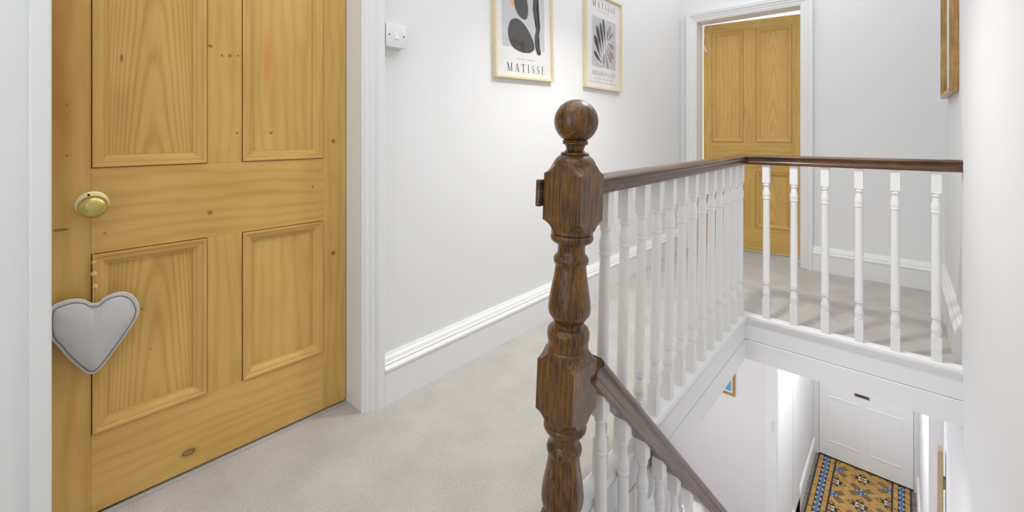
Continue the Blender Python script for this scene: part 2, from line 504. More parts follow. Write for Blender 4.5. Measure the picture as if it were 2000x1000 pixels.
def clip(poly, a, b_, c):
    """keep a*x + b*y <= c"""
    out = []
    for i in range(len(poly)):
        p, q = poly[i], poly[(i + 1) % len(poly)]
        dp, dq = a * p[0] + b_ * p[1] - c, a * q[0] + b_ * q[1] - c
        if dp <= 0: out.append(p)
        if (dp < 0 < dq) or (dq < 0 < dp):
            t = dp / (dp - dq)
            out.append((p[0] + (q[0] - p[0]) * t, p[1] + (q[1] - p[1]) * t))
    return out


def area(poly):
    return 0.5 * sum(poly[i][0] * poly[(i + 1) % len(poly)][1] - poly[(i + 1) % len(poly)][0] * poly[i][1] for i in range(len(poly)))


big_tiles, chips = [], {}
TY0, TY1 = 4.2, 6.098


def put_tile(poly, mat, x0=-0.9, x1=0.3, y0=TY0, y1=TY1, small=None):
    for cl in ((1, 0, x1), (-1, 0, -x0), (0, 1, y1), (0, -1, -y0)):
        poly = clip(poly, *cl)
        if len(poly) < 3: return
    A = area(poly)
    if abs(A) < 2e-5: return
    if A < 0: poly = poly[::-1]
    cx = sum(p[0] for p in poly) / len(poly); cy = sum(p[1] for p in poly) / len(poly)
    R = math.sqrt(abs(A)); g = max(0.0, 1 - 0.0022 / R)
    poly = [(cx + (p[0] - cx) * g, cy + (p[1] - cy) * g) for p in poly]
    if small or abs(A) < 0.0009:
        chips.setdefault(mat, []).append(poly)
    else:
        big_tiles.append((poly, mat, cy))


def tile_mesh(polys):
    V, F = [], []
    for poly in polys:
        n = len(poly); s = len(V); h = random.uniform(-0.0006, 0.0006)
        V += [(x, y, h) for x, y in poly] + [(x, y, -0.006) for x, y in poly]
        F.append(list(range(s, s + n)))
        for i in range(n):
            j = (i + 1) % n
            F.append([s + i, s + n + i, s + n + j, s + j])
    return V, F


# long black liners and the two borders
for (xa, xb) in ((-0.709, -0.693), (-0.555, -0.540), (-0.075, -0.060), (0.066, 0.082)):
    y = TY0
    while y < TY1:
        put_tile([(xa, y), (xb, y), (xb, y + 0.152), (xa, y + 0.152)], 'tile_black')
        y += 0.152
for (xa, xb) in ((-0.693, -0.555), (-0.060, 0.066)):
    w = xb - xa; e = 0.036; ia, ib = xa + e, xb - e; mid = (ia + ib) / 2; hw = (ib - ia) / 2
    y = TY0
    while y < TY1:
        for (p, q) in ((xa, ia), (ib, xb)):
            put_tile([(p, y), (q, y), (q, y + 0.156), (p, y + 0.156)], 'tile_yellow')
            put_tile([(p, y + .156), (q, y + .156), (q, y + 0.166), (p, y + 0.166)], 'tile_rust', small=True)
        y += 0.166
    y = TY0; s = 0.079
    while y < TY1:
        c = y + s / 2
        hx = [(mid - hw * .62, c), (mid - hw * .25, c - s * .30), (mid + hw * .25, c - s * .30), (mid + hw * .62, c), (mid + hw * .25, c + s * .30), (mid - hw * .25, c + s * .30)]
        put_tile(hx, 'tile_blue')
        put_tile([(ia, c), (mid, c - s / 2), (mid - hw * .25, c - s * .30), (mid - hw * .62, c)], 'tile_white', small=True)
        put_tile([(ib, c), (mid, c - s / 2), (mid + hw * .25, c - s * .30), (mid + hw * .62, c)], 'tile_white', small=True)
        put_tile([(ia, c), (mid, c + s / 2), (mid - hw * .25, c + s * .30), (mid - hw * .62, c)], 'tile_white', small=True)
        put_tile([(ib, c), (mid, c + s / 2), (mid + hw * .25, c + s * .30), (mid + hw * .62, c)], 'tile_white', small=True)
        put_tile([(ia, c), (ia, c + s), (mid, c + s / 2)], 'tile_black', small=True)
        put_tile([(ib, c), (ib, c + s), (mid, c + s / 2)], 'tile_black', small=True)
        y += s

# field: a lattice turned 45 degrees
FXa, FXb = -0.540, -0.075
A_ = 0.306; c45 = math.sqrt(.5)
O_ = (-0.307, 5.725)


def to_floor(p, q):
    return (O_[0] + (p - q) * c45, O_[1] + (p + q) * c45)


def field(poly, mat, small=None):
    put_tile([to_floor(*v) for v in poly], mat, FXa, FXb, small=small)


def rect(p0, q0, p1, q1): return [(p0, q0), (p1, q0), (p1, q1), (p0, q1)]


hb, yb = 0.029, 0.079     # half width of the arm band, outer edge of the yellow band
for i in range(-6, 5):
    for j in range(-6, 5):
        P, Q = i * A_, j * A_
        cxy = to_floor(P + A_ / 2, Q + A_ / 2)
        if not (FXa - .35 < cxy[0] < FXb + .35 and TY0 - .35 < cxy[1] < TY1 + .35): continue
        k = hb * .9
        oct_ = [(-k, -.2 * k), (-.2 * k, -k), (k, -.35 * k), (k, .2 * k), (.2 * k, k), (-k, .35 * k)]
        o8 = [(-k * .9, -k * .35), (-k * .35, -k * .9), (k * .35, -k * .9), (k * .9, -k * .35), (k * .9, k * .35), (k * .35, k * .9), (-k * .35, k * .9), (-k * .9, k * .35)]
        field([(P + a, Q + b_) for a, b_ in o8], 'tile_blue')
        for sx in (-1, 1):
            for sy in (-1, 1):
                field([(P + sx * hb, Q + sy * hb), (P + sx * hb, Q + sy * hb * .28), (P + sx * hb * .28, Q + sy * hb)], 'tile_white', small=True)
        g0, g1 = 0.112, A_ - 0.112
        for tr_ in (0, 1):
            f = (lambda r: r) if not tr_ else (lambda r: [(P + (v[1] - Q), Q + (v[0] - P)) for v in r])
            field(f(rect(P + hb, Q - hb, P + g0, Q + hb)), 'tile_brown')
            field(f(rect(P + g1, Q - hb, P + A_ - hb, Q + hb)), 'tile_brown')
            field(f(rect(P + g0, Q - hb, P + g1, Q + hb)), 'tile_yellow')
            # yellow bands on both sides of the arms, halved at the middle
            for (q0, q1) in ((hb, yb), (-yb, -hb)):
                field(f(rect(P + hb, Q + q0, P + A_ / 2, Q + q1)) if tr_ == 0 else f(rect(P + yb, Q + q0, P + A_ / 2, Q + q1)), 'tile_yellow')
                field(f(rect(P + A_ / 2, Q + q0, P + A_ - hb, Q + q1)) if tr_ == 0 else f(rect(P + A_ / 2, Q + q0, P + A_ - yb, Q + q1)), 'tile_yellow')
        # star square
        s0 = yb; u_ = (A_ - 2 * yb) / 4
        def S(a, b_): return (P + s0 + a * u_, Q + s0 + b_ * u_)
        field([S(1.25, 2), S(2, 1.25), S(2.75, 2), S(2, 2.75)] if 0 else [S(1.35, 1.35), S(2.65, 1.35), S(2.65, 2.65), S(1.35, 2.65)], 'tile_orange')
        for r_ in range(4):
            def W(a, b_):
                a, b_ = a - 2, b_ - 2
                for _ in range(r_): a, b_ = -b_, a
                return S(a + 2, b_ + 2)
            field([W(1.35, 1.35), W(2, 0.7), W(2.65, 1.35)], 'tile_white', small=True)
            field([W(2, .7), W(1, 0), W(1, 1), W(1.35, 1.35)], 'tile_black', small=True)
            field([W(2, .7), W(3, 0), W(3, 1), W(2.65, 1.35)], 'tile_black', small=True)
            field([W(1, 0), W(3, 0), W(2, .7)], 'tile_yellow', small=True)
            field([W(0, 0), W(1, 0), W(0, 1)], 'tile_rust', small=True)
            field([W(1, 0), W(1, 1), W(0, 1)], 'tile_yellow', small=True)
big_tiles.sort(key=lambda t: abs(t[2] - 5.65))
for poly, mat, _ in big_tiles[:300]:
    V, F = tile_mesh([poly]); mesh_obj('tile', V, F, mat, ground)
for poly, mat, _ in big_tiles[300:]:
    chips.setdefault(mat, []).append(poly)
for mat, polys in chips.items():
    V, F = tile_mesh(polys); o = mesh_obj('tile_chips', V, F, mat, ground); o['kind'] = 'stuff'

# ---- skirtings: bead and ogee over a plain board
SK = [(0, 0), (0.036, 0), (0.036, 0.118), (0.040, 0.122), (0.040, 0.130), (0.034, 0.136), (0.030, 0.139), (0.030, 0.146),
      (0.025, 0.150), (0.020, 0.160), (0.012, 0.166), (0.008, 0.172), (0, 0.172)]


def skirting(name, path, label, prof=SK, mat='gloss_white', lat=-1):
    bm = bmesh.new(); sweep(bm, [(a * lat, z) for a, z in prof], path, (0, 0, 1))
    o = bm_obj(name, bm, mat)
    return struct(o, label, 'baseboard')


skirting('baseboard_left', [(XL, YF, 0), (XL, 0.876, 0)], 'tall moulded white skirting under the framed prints')
skirting('baseboard_far', [(XR2, YF, 0), (-0.476, YF, 0)], 'moulded white skirting right of the far door')
skirting('baseboard_right', [(XR2, 2.650, 0), (XR2, YF - 0.04, 0)], 'white skirting on the right wall of the landing',
         prof=[(min(a, .034), z) for a, z in SK])
PS = [(0, 0), (0.02, 0), (0.02, 0.15), (0.012, 0.17), (0, 0.175)]
skirting('baseboard_left', [(-0.755, 6.09, ZG), (-0.755, 4.35, ZG)], 'white skirting beside the tiled floor, left side', PS)
skirting('baseboard_right', [(0.135, 4.3, ZG), (0.135, 6.09, ZG)], 'white skirting beside the tiled floor, right side', PS)

# ---- architraves
# lateral 0 = opening edge, growing away from it
AR = [(0, 0), (0, 0.010), (0.003, 0.013), (0.010, 0.013), (0.012, 0.017), (0.020, 0.019), (0.026, 0.018), (0.029, 0.022), (0.034, 0.025),
      (0.046, 0.027), (0.050, 0.033), (0.054, 0.035), (0.057, 0.034), (0.060, 0.036), (0.068, 0.036), (0.074, 0.038), (0.078, 0.036), (0.080, 0.030), (0.080, 0)]


def architrave(name, p, normal, label, prof=AR, sgn=1):
    bm = bmesh.new(); sweep(bm, [(a * sgn, h) for a, h in prof], p, normal)
    return struct(bm_obj(name, bm, 'gloss_white'), label, 'door frame')


AX = XL
t1 = architrave('trim_1', [(AX, OY0 - 0.03, OZ), (AX, OY1, OZ), (AX, OY1, 0)], (1, 0, 0), 'fluted white architrave right of and above the near pine door', sgn=-1)
bm = bmesh.new(); sweep(bm, [(0, -.005), (0, 0.008), (0.003, 0.0115), (0.007, 0.012), (0.030, 0.011), (0.034, 0.006), (0.036, -.005)], [(AX, OY0, OZ), (AX, OY0, 0)], (1, 0, 0))
bm_obj('side_board', bm, 'gloss_white', t1)
bm = bmesh.new()
add_box(bm, (XL - 0.165, OY1, 0.0), (XL + .001, OY1 + 0.03, OZ), .001)
add_box(bm, (XL - 0.165, OY0 - 0.03, 0.0), (XL + .001, OY0, OZ), .001)
add_box(bm, (XL - 0.165, OY0 - 0.03, OZ), (XL + .001, OY1 + 0.03, OZ + 0.03), .001)
bm_obj('door_lining', bm, 'gloss_white', t1)
t2 = architrave('trim_2', [(FX0, YF, 0), (FX0, YF, FZ), (FX1, YF, FZ), (FX1, YF, 0)], (0, -1, 0), 'white architrave around the far pine door', sgn=-1)
bm = bmesh.new()
add_box(bm, (FX0 - 0.03, YF - .001, 0), (FX0, YF + 0.145, FZ), .001)
add_box(bm, (FX1, YF - .001, 0), (FX1 + 0.03, YF + 0.145, FZ), .001)
add_box(bm, (FX0 - 0.03, YF - .001, FZ), (FX1 + 0.03, YF + 0.145, FZ + 0.03), .001)
bm_obj('door_lining', bm, 'gloss_white', t2)
# downstairs: post with a latch keep at the end of the lilac wall, and upright trims on the passage wall
t3 = struct(box('trim_3', (-0.785, YF - 0.012, ZG), (-0.705, YF + 0.05, -0.2155), 'gloss_white', bevel=.003), 'upright white door post beside the lilac wall', 'door frame')
box('latch_keep', (-0.7425, YF - 0.016, -1.30), (-0.722, YF - 0.0115, -1.215), 'old_white', t3)
struct(box('trim_4', (-0.756, 4.78, ZG), (-0.735, 5.03, -0.2155), 'gloss_white', bevel=.003), 'flat upright white trim on the left wall of the tiled passage', 'door frame')
bm = bmesh.new()
for a, b_ in (((-0.755, 6.085, ZG), (-0.706, 6.17, -0.3)), ((0.098, 6.085, ZG), (0.135, 6.17, -0.3))):
    add_box(bm, a, b_, .003)
struct(bm_obj('trim_5', bm, 'old_white'), 'worn white side posts of the front door frame', 'door frame')

# ---- edge of the landing: nosing and two fascia boards, along the stairwell
# lateral 0 at the baluster line, positive towards the stairwell
NOSE = [(-0.026, -0.02), (-0.026, 0.018), (-0.022, 0.022), (0.019, 0.024), (0.026, 0.020), (0.030, 0.010), (0.028, 0.000), (0.024, -0.006), (0.020, -0.02)]
XN, YR = -0.642, 2.598
path = [(XN, 0.93, 0), (XN, YR, 0), (XR2, YR, 0)]
bm = bmesh.new(); sweep(bm, NOSE, path, (0, 0, 1))
t6 = struct(bm_obj('trim_6', bm, 'gloss_white', smooth=True), 'white nosing and fascia boards edging the landing', 'trim')
for nm, pr in (('upper_fascia', [(0.0, -0.02), (0.0155, -0.02), (0.0155, -0.110), (0.0135, -0.1125), (0.0, -0.1125)]),
               ('lower_fascia', [(0.0, -0.114), (0.0165, -0.114), (0.019, -0.117), (0.019, -0.217), (0.0, -0.217)])):
    bm = bmesh.new(); sweep(bm, pr, path, (0, 0, 1)); bm_obj(nm, bm, 'gloss_white', t6)
# metal strip at the near door
bm = bmesh.new(); add_box(bm, (0.0, 0.013, -0.006), (0.748, 0.0165, 0.0025), .0008)
o = bm_obj('trim_7', bm, 'strip_metal'); o.location = (-1.539, 0.7945, 0); o.rotation_euler = (0, 0, math.atan2(-0.656, -0.027))
struct(o, 'thin grey metal strip in the carpet by the near door', 'threshold')

# ---- stairs going down towards the front door
stair = empty('staircase', (-0.2, 1.0, ZG)); tag(stair, 'carpeted stairs going down below the dark newel post', 'staircase')
NR = 13; rise = -ZG / NR; going = 0.205
for i in range(1, NR):
    z = -rise * i; y = 0.93 + going * (i - 1)
    bm = bmesh.new()
    add_box(bm, (-0.573, y - 0.02, z - 0.03), (XR - 0.001, y + going, z), 0.006)
    o = bm_obj('tread', bm, 'carpet_grey', stair); o.matrix_parent_inverse = Matrix.Translation(stair.location).inverted()
for i in range(1, NR + 1):
    z = -rise * i; y = 0.93 + going * (i - 1)
    o = box('riser', (-0.573, y - 0.012, z), (XR - 0.001, y, z + rise - (.03 if i > 1 else .03)), 'gloss_white', stair); o.matrix_parent_inverse = Matrix.Translation(stair.location).inverted()
SL = 1.012
bm = bmesh.new()
V = [(x, y, z) for x in (-0.618, -0.574) for (y, z) in ((0.92, -0.10), (3.50, -0.10 - 2.58 * SL), (3.50, -2.7), (3.3, -2.7), (0.92, -0.42))]
vs = [bm.verts.new(v) for v in V]
for f in ((0, 1, 2, 3, 4), (9, 8, 7, 6, 5)): bm.faces.new([vs[i] for i in f])
for i in range(5):
    j = (i + 1) % 5; bm.faces.new((vs[i], vs[i + 5], vs[j + 5], vs[j]))
o = bm_obj('string_board', bm, 'gloss_white', stair); o.matrix_parent_inverse = Matrix.Translation(stair.location).inverted()


# ------------------------------------------------------------------ doors
def door(name, w, h, th, label, stile_l, stile_r, panel_cols, z_rows, mats, loc, rotz, flip=False):
    """4-panel pine door, x from 0 (hinge) to w, front face at y = 0 facing +y (or -y when flip)."""
    root = empty(name, loc, (0, 0, rotz)); struct(root, label, 'door')
    s = -1 if flip else 1
    def bx(nm, x0, x1, z0, z1, mat, front=0.0, back=-th, bev=0.0009):
        ya, yb_ = sorted((s * back, s * front))
        return box(nm, (x0, ya, z0), (x1, yb_, z1), mat, root, bevel=bev)
    (p0, p1), (q0, q1) = panel_cols
    (b0, b1), (t0, t1_) = z_rows
    bx('stile', 0, p0, 0, h, mats['stile']); bx('stile', q1, w, 0, h, mats['stile_far'])
    bx('rail', p0, q1, 0, b0, mats['rail']); bx('rail', p0, q1, b1, t0, mats['rail']); bx('rail', p0, q1, t1_, h, mats['rail'])
    bx('muntin', p1, q0, b0, b1, mats['stile']); bx('muntin', p1, q0, t0, t1_, mats['stile'])
    MP = [(0.0017, -0.014), (0.0017, 0.0045), (0.003, 0.006), (0.009, 0.0055), (0.012, 0.002), (0.017, 0.0015), (0.023, -0.001), (0.027, -0.006), (0.031, -0.0085), (0.033, -0.0085), (0.034, -0.0135), (0.0335, -0.014)]
    for ci, (a, b_) in enumerate(panel_cols):
        for ri, (z0, z1) in enumerate(z_rows):
            bx('panel', a, b_, z0, z1, mats['panels'][ri][ci], front=-0.0140, back=-th + 0.01, bev=0)
            pts = [(a, 0, z0), (b_, 0, z0), (b_, 0, z1), (a, 0, z1)]
            for k in range(4):
                bm = bmesh.new()
                mitred_side(bm, [(u_ if flip else -u_ * -1 * -1, v_) for u_, v_ in MP] if False else [(sgn_ * u_, v_) for u_, v_ in MP for sgn_ in ((1,) if not flip else (-1,))],
                            pts[k], pts[(k + 1) % 4], (0, s, 0), pts[k - 1], pts[(k + 2) % 4])
                bm_obj('moulding', bm, mats['mv'] if k % 2 else mats['mh'], root)
    return root


pm = dict(stile='pine_stile', stile_far='pine_stile_stained', rail='pine_rail', mv='pine_mould_v', mh='pine_mould_h',
          panels=[['pine_panel_plain', 'pine_panel'], ['pine_panel_red', 'pine_panel']])
DA = math.atan2(-0.656, -0.027)
D1 = door('door_1', 0.752, 1.972, 0.040, 'large stripped pine door with brass knob at the left', 0.084, 0.084,
          ((0.084, 0.338), (0.430, 0.681)), ((0.205, 0.675), (0.898, 1.862)), pm, (-1.539, 0.7945, 0.008), DA)
pm2 = dict(pm, stile_far='pine_stile', rail='pine_panel_plain')
pm2['rail'] = 'pine_mould_h'; pm2['stile'] = 'pine_mould_v'; pm2['stile_far'] = 'pine_mould_v'
pm2['panels'] = [['pine_panel_plain', 'pine_panel'], ['pine_panel_plain', 'pine_panel']]
D2 = door('door_2', 0.735, 1.925, 0.038, 'stripped pine door at the far end of the landing', 0.065, 0.08,
          ((0.068, 0.310), (0.403, 0.656)), ((0.197, 0.662), (0.905, 1.852)), pm2, (-1.300, 3.990, 0.012), math.radians(8.4), flip=True)

# knob of the near door
kn = empty('knob_set', (0.679, 0, 0.797)); kn.parent = D1
KB = lambda prof, nm, mat: None
def turned_y(name, prof, mat, parent, loc, sx=1.0, sz=1.0, seg=28):
    bm = bmesh.new(); lathe(bm, prof, seg)
    bmesh.ops.rotate(bm, verts=bm.verts, cent=(0, 0, 0), matrix=Matrix.Rotation(-math.pi / 2, 3, 'X'))
    bmesh.ops.scale(bm, verts=bm.verts, vec=(sx, 1, sz))
    bmesh.ops.translate(bm, verts=bm.verts, vec=loc)
    return bm_obj(name, bm, mat, parent, smooth=True)
bpy.data.objects.remove(kn)
turned_y('rose', [(0.0, 0.033), (0.003, 0.033), (0.005, 0.030), (0.006, 0.014), (0.007, 0.012)], 'brass_pale', D1, (0.679, 0, 0.805))
kb = turned_y('knob', [(0.004, 0.011), (0.018, 0.0105), (0.024, 0.014), (0.030, 0.022), (0.037, 0.0275), (0.044, 0.029), (0.052, 0.027), (0.058, 0.021), (0.061, 0.012), (0.062, 0.001)], 'brass', D1, (0.679, 0, 0.803), 1.0, 0.97)
bm = bmesh.new(); lathe(bm, [(0.005, .0028), (0.0068, .0028)], 10)
bmesh.ops.rotate(bm, verts=bm.verts, cent=(0, 0, 0), matrix=Matrix.Rotation(-math.pi / 2, 3, 'X'))
bmesh.ops.translate(bm, verts=bm.verts, vec=(0.686, 0, 0.830))
bm_obj('screw', bm, 'dark_gap', D1)
# flakes of old paint on the hinge edge of the far door
for pts in ([(0.0, 1.925), (0.02, 1.922), (0.012, 1.905), (0.006, 1.87), (0.010, 1.84), (0.004, 1.80), (0.002, 1.74), (0, 1.70)],
            [(0.004, 1.76), (0.014, 1.735), (0.026, 1.70), (0.018, 1.69), (0.008, 1.715)]):
    V = [(x, -0.0012, z) for x, z in pts] + [(x, 0.0, z) for x, z in pts]; n = len(pts)
    F = [list(range(n)), list(range(2 * n - 1, n - 1, -1))] + [[i, i + n, (i + 1) % n + n, (i + 1) % n] for i in range(n)]
    mesh_obj('paint_flake', V, F, 'gloss_white', D2)

# front door downstairs: white, panelled, letter slot
D3 = empty('door_3', (-0.704, 6.10, ZG)); struct(D3, 'white panelled front door over the tiled floor', 'door')
box('leaf', (0, 0, 0.012), (0.80, 0.045, 2.05), 'gloss_white', D3, bevel=0.002)
for (x0, x1) in ((0.105, 0.345), (0.455, 0.695)):
    for (z0, z1) in ((0.20, 0.68), (0.98, 1.85)):
        pts = [(x0, 0, z0), (x1, 0, z0), (x1, 0, z1), (x0, 0, z1)]
        bm = bmesh.new()
        sweep(bm, [(0, 0.0005), (0.006, 0.0035), (0.018, 0.0035), (0.026, 0.0005), (.026, -.004), (0, -.004)], [Vector(p) for p in pts], (0, -1, 0), closed=True)
        bm_obj('moulding', bm, 'gloss_white', D3)
lt = box('letter_slot', (0.315, -0.010, 0.790), (0.455, 0.001, 0.845), 'brass_pale', D3, bevel=0.002)
box('slot_flap', (0.325, -0.013, 0.797), (0.445, -0.009, 0.838), 'screw_metal', lt)
# near-black box, the shade of the gap under the front door as colour
box('gap_shade', (0, 0.004, 0.001), (0.80, 0.040, 0.0115), 'dark_gap', D3)

# ------------------------------------------------------------------ newel post
NEW = empty('newel_post', (-0.642, 0.905, 0.0))
tag(NEW, 'dark varnished newel post with a ball finial and square blocks', 'newel post')
lean = 0.0345
ax = Vector((math.cos(YAW), math.sin(YAW), 0))
tilt = math.atan(lean / 0.94)
NEW.rotation_mode = 'QUATERNION'
NEW.rotation_quaternion = Matrix.Rotation(tilt, 3, Vector((0, 0, 1)).cross(ax)).to_quaternion()
zpx = lambda y: 1 - (y - 258) * 0.001326
px = 0.001326


def turn(name, pts, mat='oak_newel', seg=40):
    bm = bmesh.new()
    lathe(bm, sorted((zpx(y), r * px) for y, r in pts), seg)
    return bm_obj(name, bm, mat, NEW, smooth=True)


ball = [(237 - 42 * math.cos(t * math.pi / 18), max(0.3, 42 * math.sin(t * math.pi / 18))) for t in range(0, 16)]
turn('ball_finial', ball + [(274, 25), (277, 24)])
turn('finial_neck', [(276.5, 22), (278, 24), (280.5, 24), (282, 20), (286, 17.6), (291, 17), (295, 20), (297, 26), (299.5, 27.5), (301, 26.5),
                     (303, 29), (307, 34), (312, 38), (317, 40.3), (320, 41), (322, 40)])


def block(name, y0, y1, half=0.0552, cut=0.017, zone=0.030):
    """square block whose upright corners are scooped away towards both ends"""
    z0, z1 = zpx(y1), zpx(y0)
    prof = []
    steps = 7
    for i in range(steps + 1):
        t = i / steps; prof.append((z0 + zone * t, cut * (1 - math.sin(t * math.pi / 2) if False else (1 - t) ** 0.55 if t < 1 else 0)))
    prof += [(z1 - (z - z0), c) for z, c in reversed(prof)]
    bm = bmesh.new(); rings = []
    for z, c in prof:
        c = max(c, 0.0022); h = half
        # the whole section draws in a touch where the corners are scooped
        e = half - (0.0030 * (c / cut))
        pts = [(e, -h + c), (e, h - c), (h - c, e), (-h + c, e), (-e, h - c), (-e, -h + c), (-h + c, -e), (h - c, -e)]
        rings.append([bm.verts.new((x, y, z)) for x, y in pts])
    for a, b_ in zip(rings, rings[1:]):
        for i in range(8):
            j = (i + 1) % 8; bm.faces.new((a[i], a[j], b_[j], b_[i]))
    bm.faces.new(rings[0][::-1]); bm.faces.new(rings[-1])
    return bm_obj(name, bm, 'oak_newel', NEW)


block('upper_block', 319, 443, cut=0.034, zone=0.024)
half_turn = [(0, 39), (3, 40), (8, 40), (9, 37), (11, 39.5), (15, 41), (20, 40.5), (24, 38), (27, 33), (29, 28), (33, 26), (44, 26), (49, 27.5), (52, 31),
             (56, 33.3), (60, 33.6), (64, 33), (68, 30), (71, 29.2), (76, 29.8), (90, 31.5), (115, 36), (135, 39.2), (150, 40.6), (158, 40)]
turn('turned_shaft', [(441 + y, r) for y, r in half_turn] +
     [(604, 38), (612, 32), (617, 29), (622, 28), (625, 29), (627, 33), (631, 38), (637, 40.3), (643, 40.5), (649, 40), (655, 38.5), (661, 38), (664, 39), (665, 36.5), (667, 38.5), (672, 40.8), (692, 40.8)])
block('lower_block', 671, 803, cut=0.034, zone=0.026)
turn('turned_foot', [(800 + y, r) for y, r in half_turn] + [(965, 38), (973, 31), (978, 29), (982, 29.5), (985, 34), (992, 40), (1000, 40), (1008, 37), (1030, 37)])
block('base_block', 1025, 1230, cut=0.03, zone=0.024)
bm = bmesh.new(); add_box(bm, (-0.0675, -0.070, zpx(401)), (-0.0553, 0.03, zpx(350)), 0.003, 2)
bm_obj('rail_stub', bm, 'oak_rail', NEW)

# ------------------------------------------------------------------ handrails and balusters
RAIL = [(0, 0), (0.016, -0.0005), (0.026, -0.004), (0.0305, -0.009), (0.030, -0.014), (0.0265, -0.0165), (0.0235, -0.0195), (0.0215, -0.027), (0.0215, -0.033),
        (0.0235, -0.0365), (0.027, -0.0395), (0.0275, -0.045), (0.0245, -0.050), (0.016, -0.0515)]
RAILP = RAIL + [(-a, z) for a, z in reversed(RAIL[1:])]


def baluster(bm, x, y, z0, z1, side=0.0325, blk0=0.105, blk1=0.098, top_cut=0.0, vase=0.078, kx=0.0, ky=0.0, r=1.0):
    """square ended turned spindle; kx, ky = lean of the top"""
    h = side / 2
    n0 = len(bm.verts)
    zb, zt = z0 + blk0, z1 - blk1
    for (a, b_, cut) in ((z0, zb, 0.0), (zt, z1, top_cut)):
        c = 0.004
        R1 = [bm.verts.new((x + sx * h, y + sy * h, a)) for sx, sy in ((-1, -1), (1, -1), (1, 1), (-1, 1))]
        R2 = [bm.verts.new((x + sx * h, y + sy * h, b_ - cut * sy * h)) for sx, sy in ((-1, -1), (1, -1), (1, 1), (-1, 1))]
        for i in range(4):
            j = (i + 1) % 4; bm.faces.new((R1[i], R1[j], R2[j], R2[i]))
        bm.faces.new(R1[::-1]); bm.faces.new(R2)
    v = vase
    prof = [(zb - .001, .0145), (zb + .003, .0155), (zb + .006, .0165), (zb + .009, .0150), (zb + .011, .0162), (zb + .014, .0172), (zb + .017, .0158),
            (zb + .022, .0178), (zb + .034, .0178), (zb + .05, .0150), (zb + .068, .0128), (zb + v - .004, .0132), (zb + v, .0168), (zb + v + .004, .0172), (zb + v + .007, .0156),
            (zb + v + .010, .0170), (zb + v + .014, .0168), (zb + v + .017, .0162), ((zb + zt) / 2, .0165), (zt - v - .012, .0148), (zt - v - .009, .0150), (zt - v - .005, .0176), (zt - v, .0176), (zt - v + .003, .0160),
            (zt - v + .014, .0182), (zt - v + .026, .0174), (zt - v + .044, .0138), (zt - .019, .0128), (zt - .016, .0150), (zt - .012, .0168), (zt - .008, .0152), (zt - .005, .0160), (zt + .001, .0150)]
    lathe(bm, [(a, q * r) for a, q in prof], 16, x, y)
    bm.verts.ensure_lookup_table()
    for vtx in bm.verts[n0:]:
        t = (vtx.co.z - z0) / (z1 - z0)
        vtx.co.x += kx * t; vtx.co.y += ky * t


ZCAP, ZRB = 0.022, 0.832
# left run, beside the corridor
BL = empty('balustrade', (XN, 1.8, 0.0))
tag(BL, 'long white balustrade with dark rail running from the newel post along the corridor', 'balustrade')
inv = Matrix.Translation(BL.location).inverted()


def child(o, root):
    o.matrix_parent_inverse = Matrix.Translation(root.location).inverted(); return o


bm = bmesh.new()
sweep(bm, RAILP, [(XN + .012, 0.985, 0.882), (XN, YR, 0.878)], (0, 0, 1))
child(bm_obj('handrail', bm, 'oak_rail', BL, smooth=True), BL)
ys = [1.095 + 0.1205 * i for i in range(13)]
for i, y in enumerate(ys):
    k = 1 - i / 12.0
    bm = bmesh.new(); baluster(bm, 0, 0, ZCAP, ZRB, kx=0.010 * k + 0.002, ky=0.014 * k + .002)
    o = bm_obj('baluster', bm, 'baluster_white', BL, smooth=True)
    o.location = (XN, y, 0); child(o, BL)
# right run, across the stairwell
BR = empty('balustrade', (-0.2, YR, 0.0))
tag(BR, 'short white balustrade with dark rail crossing to the right wall', 'balustrade')
bm = bmesh.new()
sweep(bm, RAILP, [(XN - 0.0, YR, 0.878), (XR + 0.006, YR, 0.884)], (0, 0, 1))
child(bm_obj('handrail', bm, 'oak_rail_cross', BR, smooth=True), BR)
for i, x in enumerate((-0.528, -0.405, -0.276, -0.147, -0.0195, 0.112)):
    bm = bmesh.new(); baluster(bm, 0, 0, ZCAP, ZRB + 0.001 * i)
    o = bm_obj('baluster', bm, 'baluster_white', BR, smooth=True)
    o.location = (x, YR, 0); child(o, BR)
# stair run
XS = -0.596
BS = empty('balustrade', (XS, 1.0, -0.3))
tag(BS, 'white balustrade with dark rail sloping down the stairs from the newel post', 'balustrade')
bm = bmesh.new()
kk = 1.30
ya, za, yb2 = 0.994, 0.4157, 3.30
th = math.atan(SL)
nrm = (0, math.sin(th), math.cos(th))
sweep(bm, [(a * 1.06, z * kk) for a, z in RAILP], [(XS, ya, za), (XS, yb2, za - (yb2 - ya) * SL)], nrm)
child(bm_obj('handrail', bm, 'oak_rail_stair', BS, smooth=True), BS)
for i in range(18):
    y = 1.020 + 0.1255 * i
    ztop = za - (y - ya) * SL - 0.0515 * kk / math.cos(th) - 0.0
    bm = bmesh.new()
    zf = -0.10 - (y - 0.92) * SL - 0.02
    baluster(bm, 0, 0, zf - ztop, 0.010, side=0.035, blk0=0.11, blk1=0.056, top_cut=SL, vase=0.093, r=1.0)
    o = bm_obj('baluster', bm, 'baluster_white', BS, smooth=True)
    o.location = (XS, y, ztop); child(o, BS)

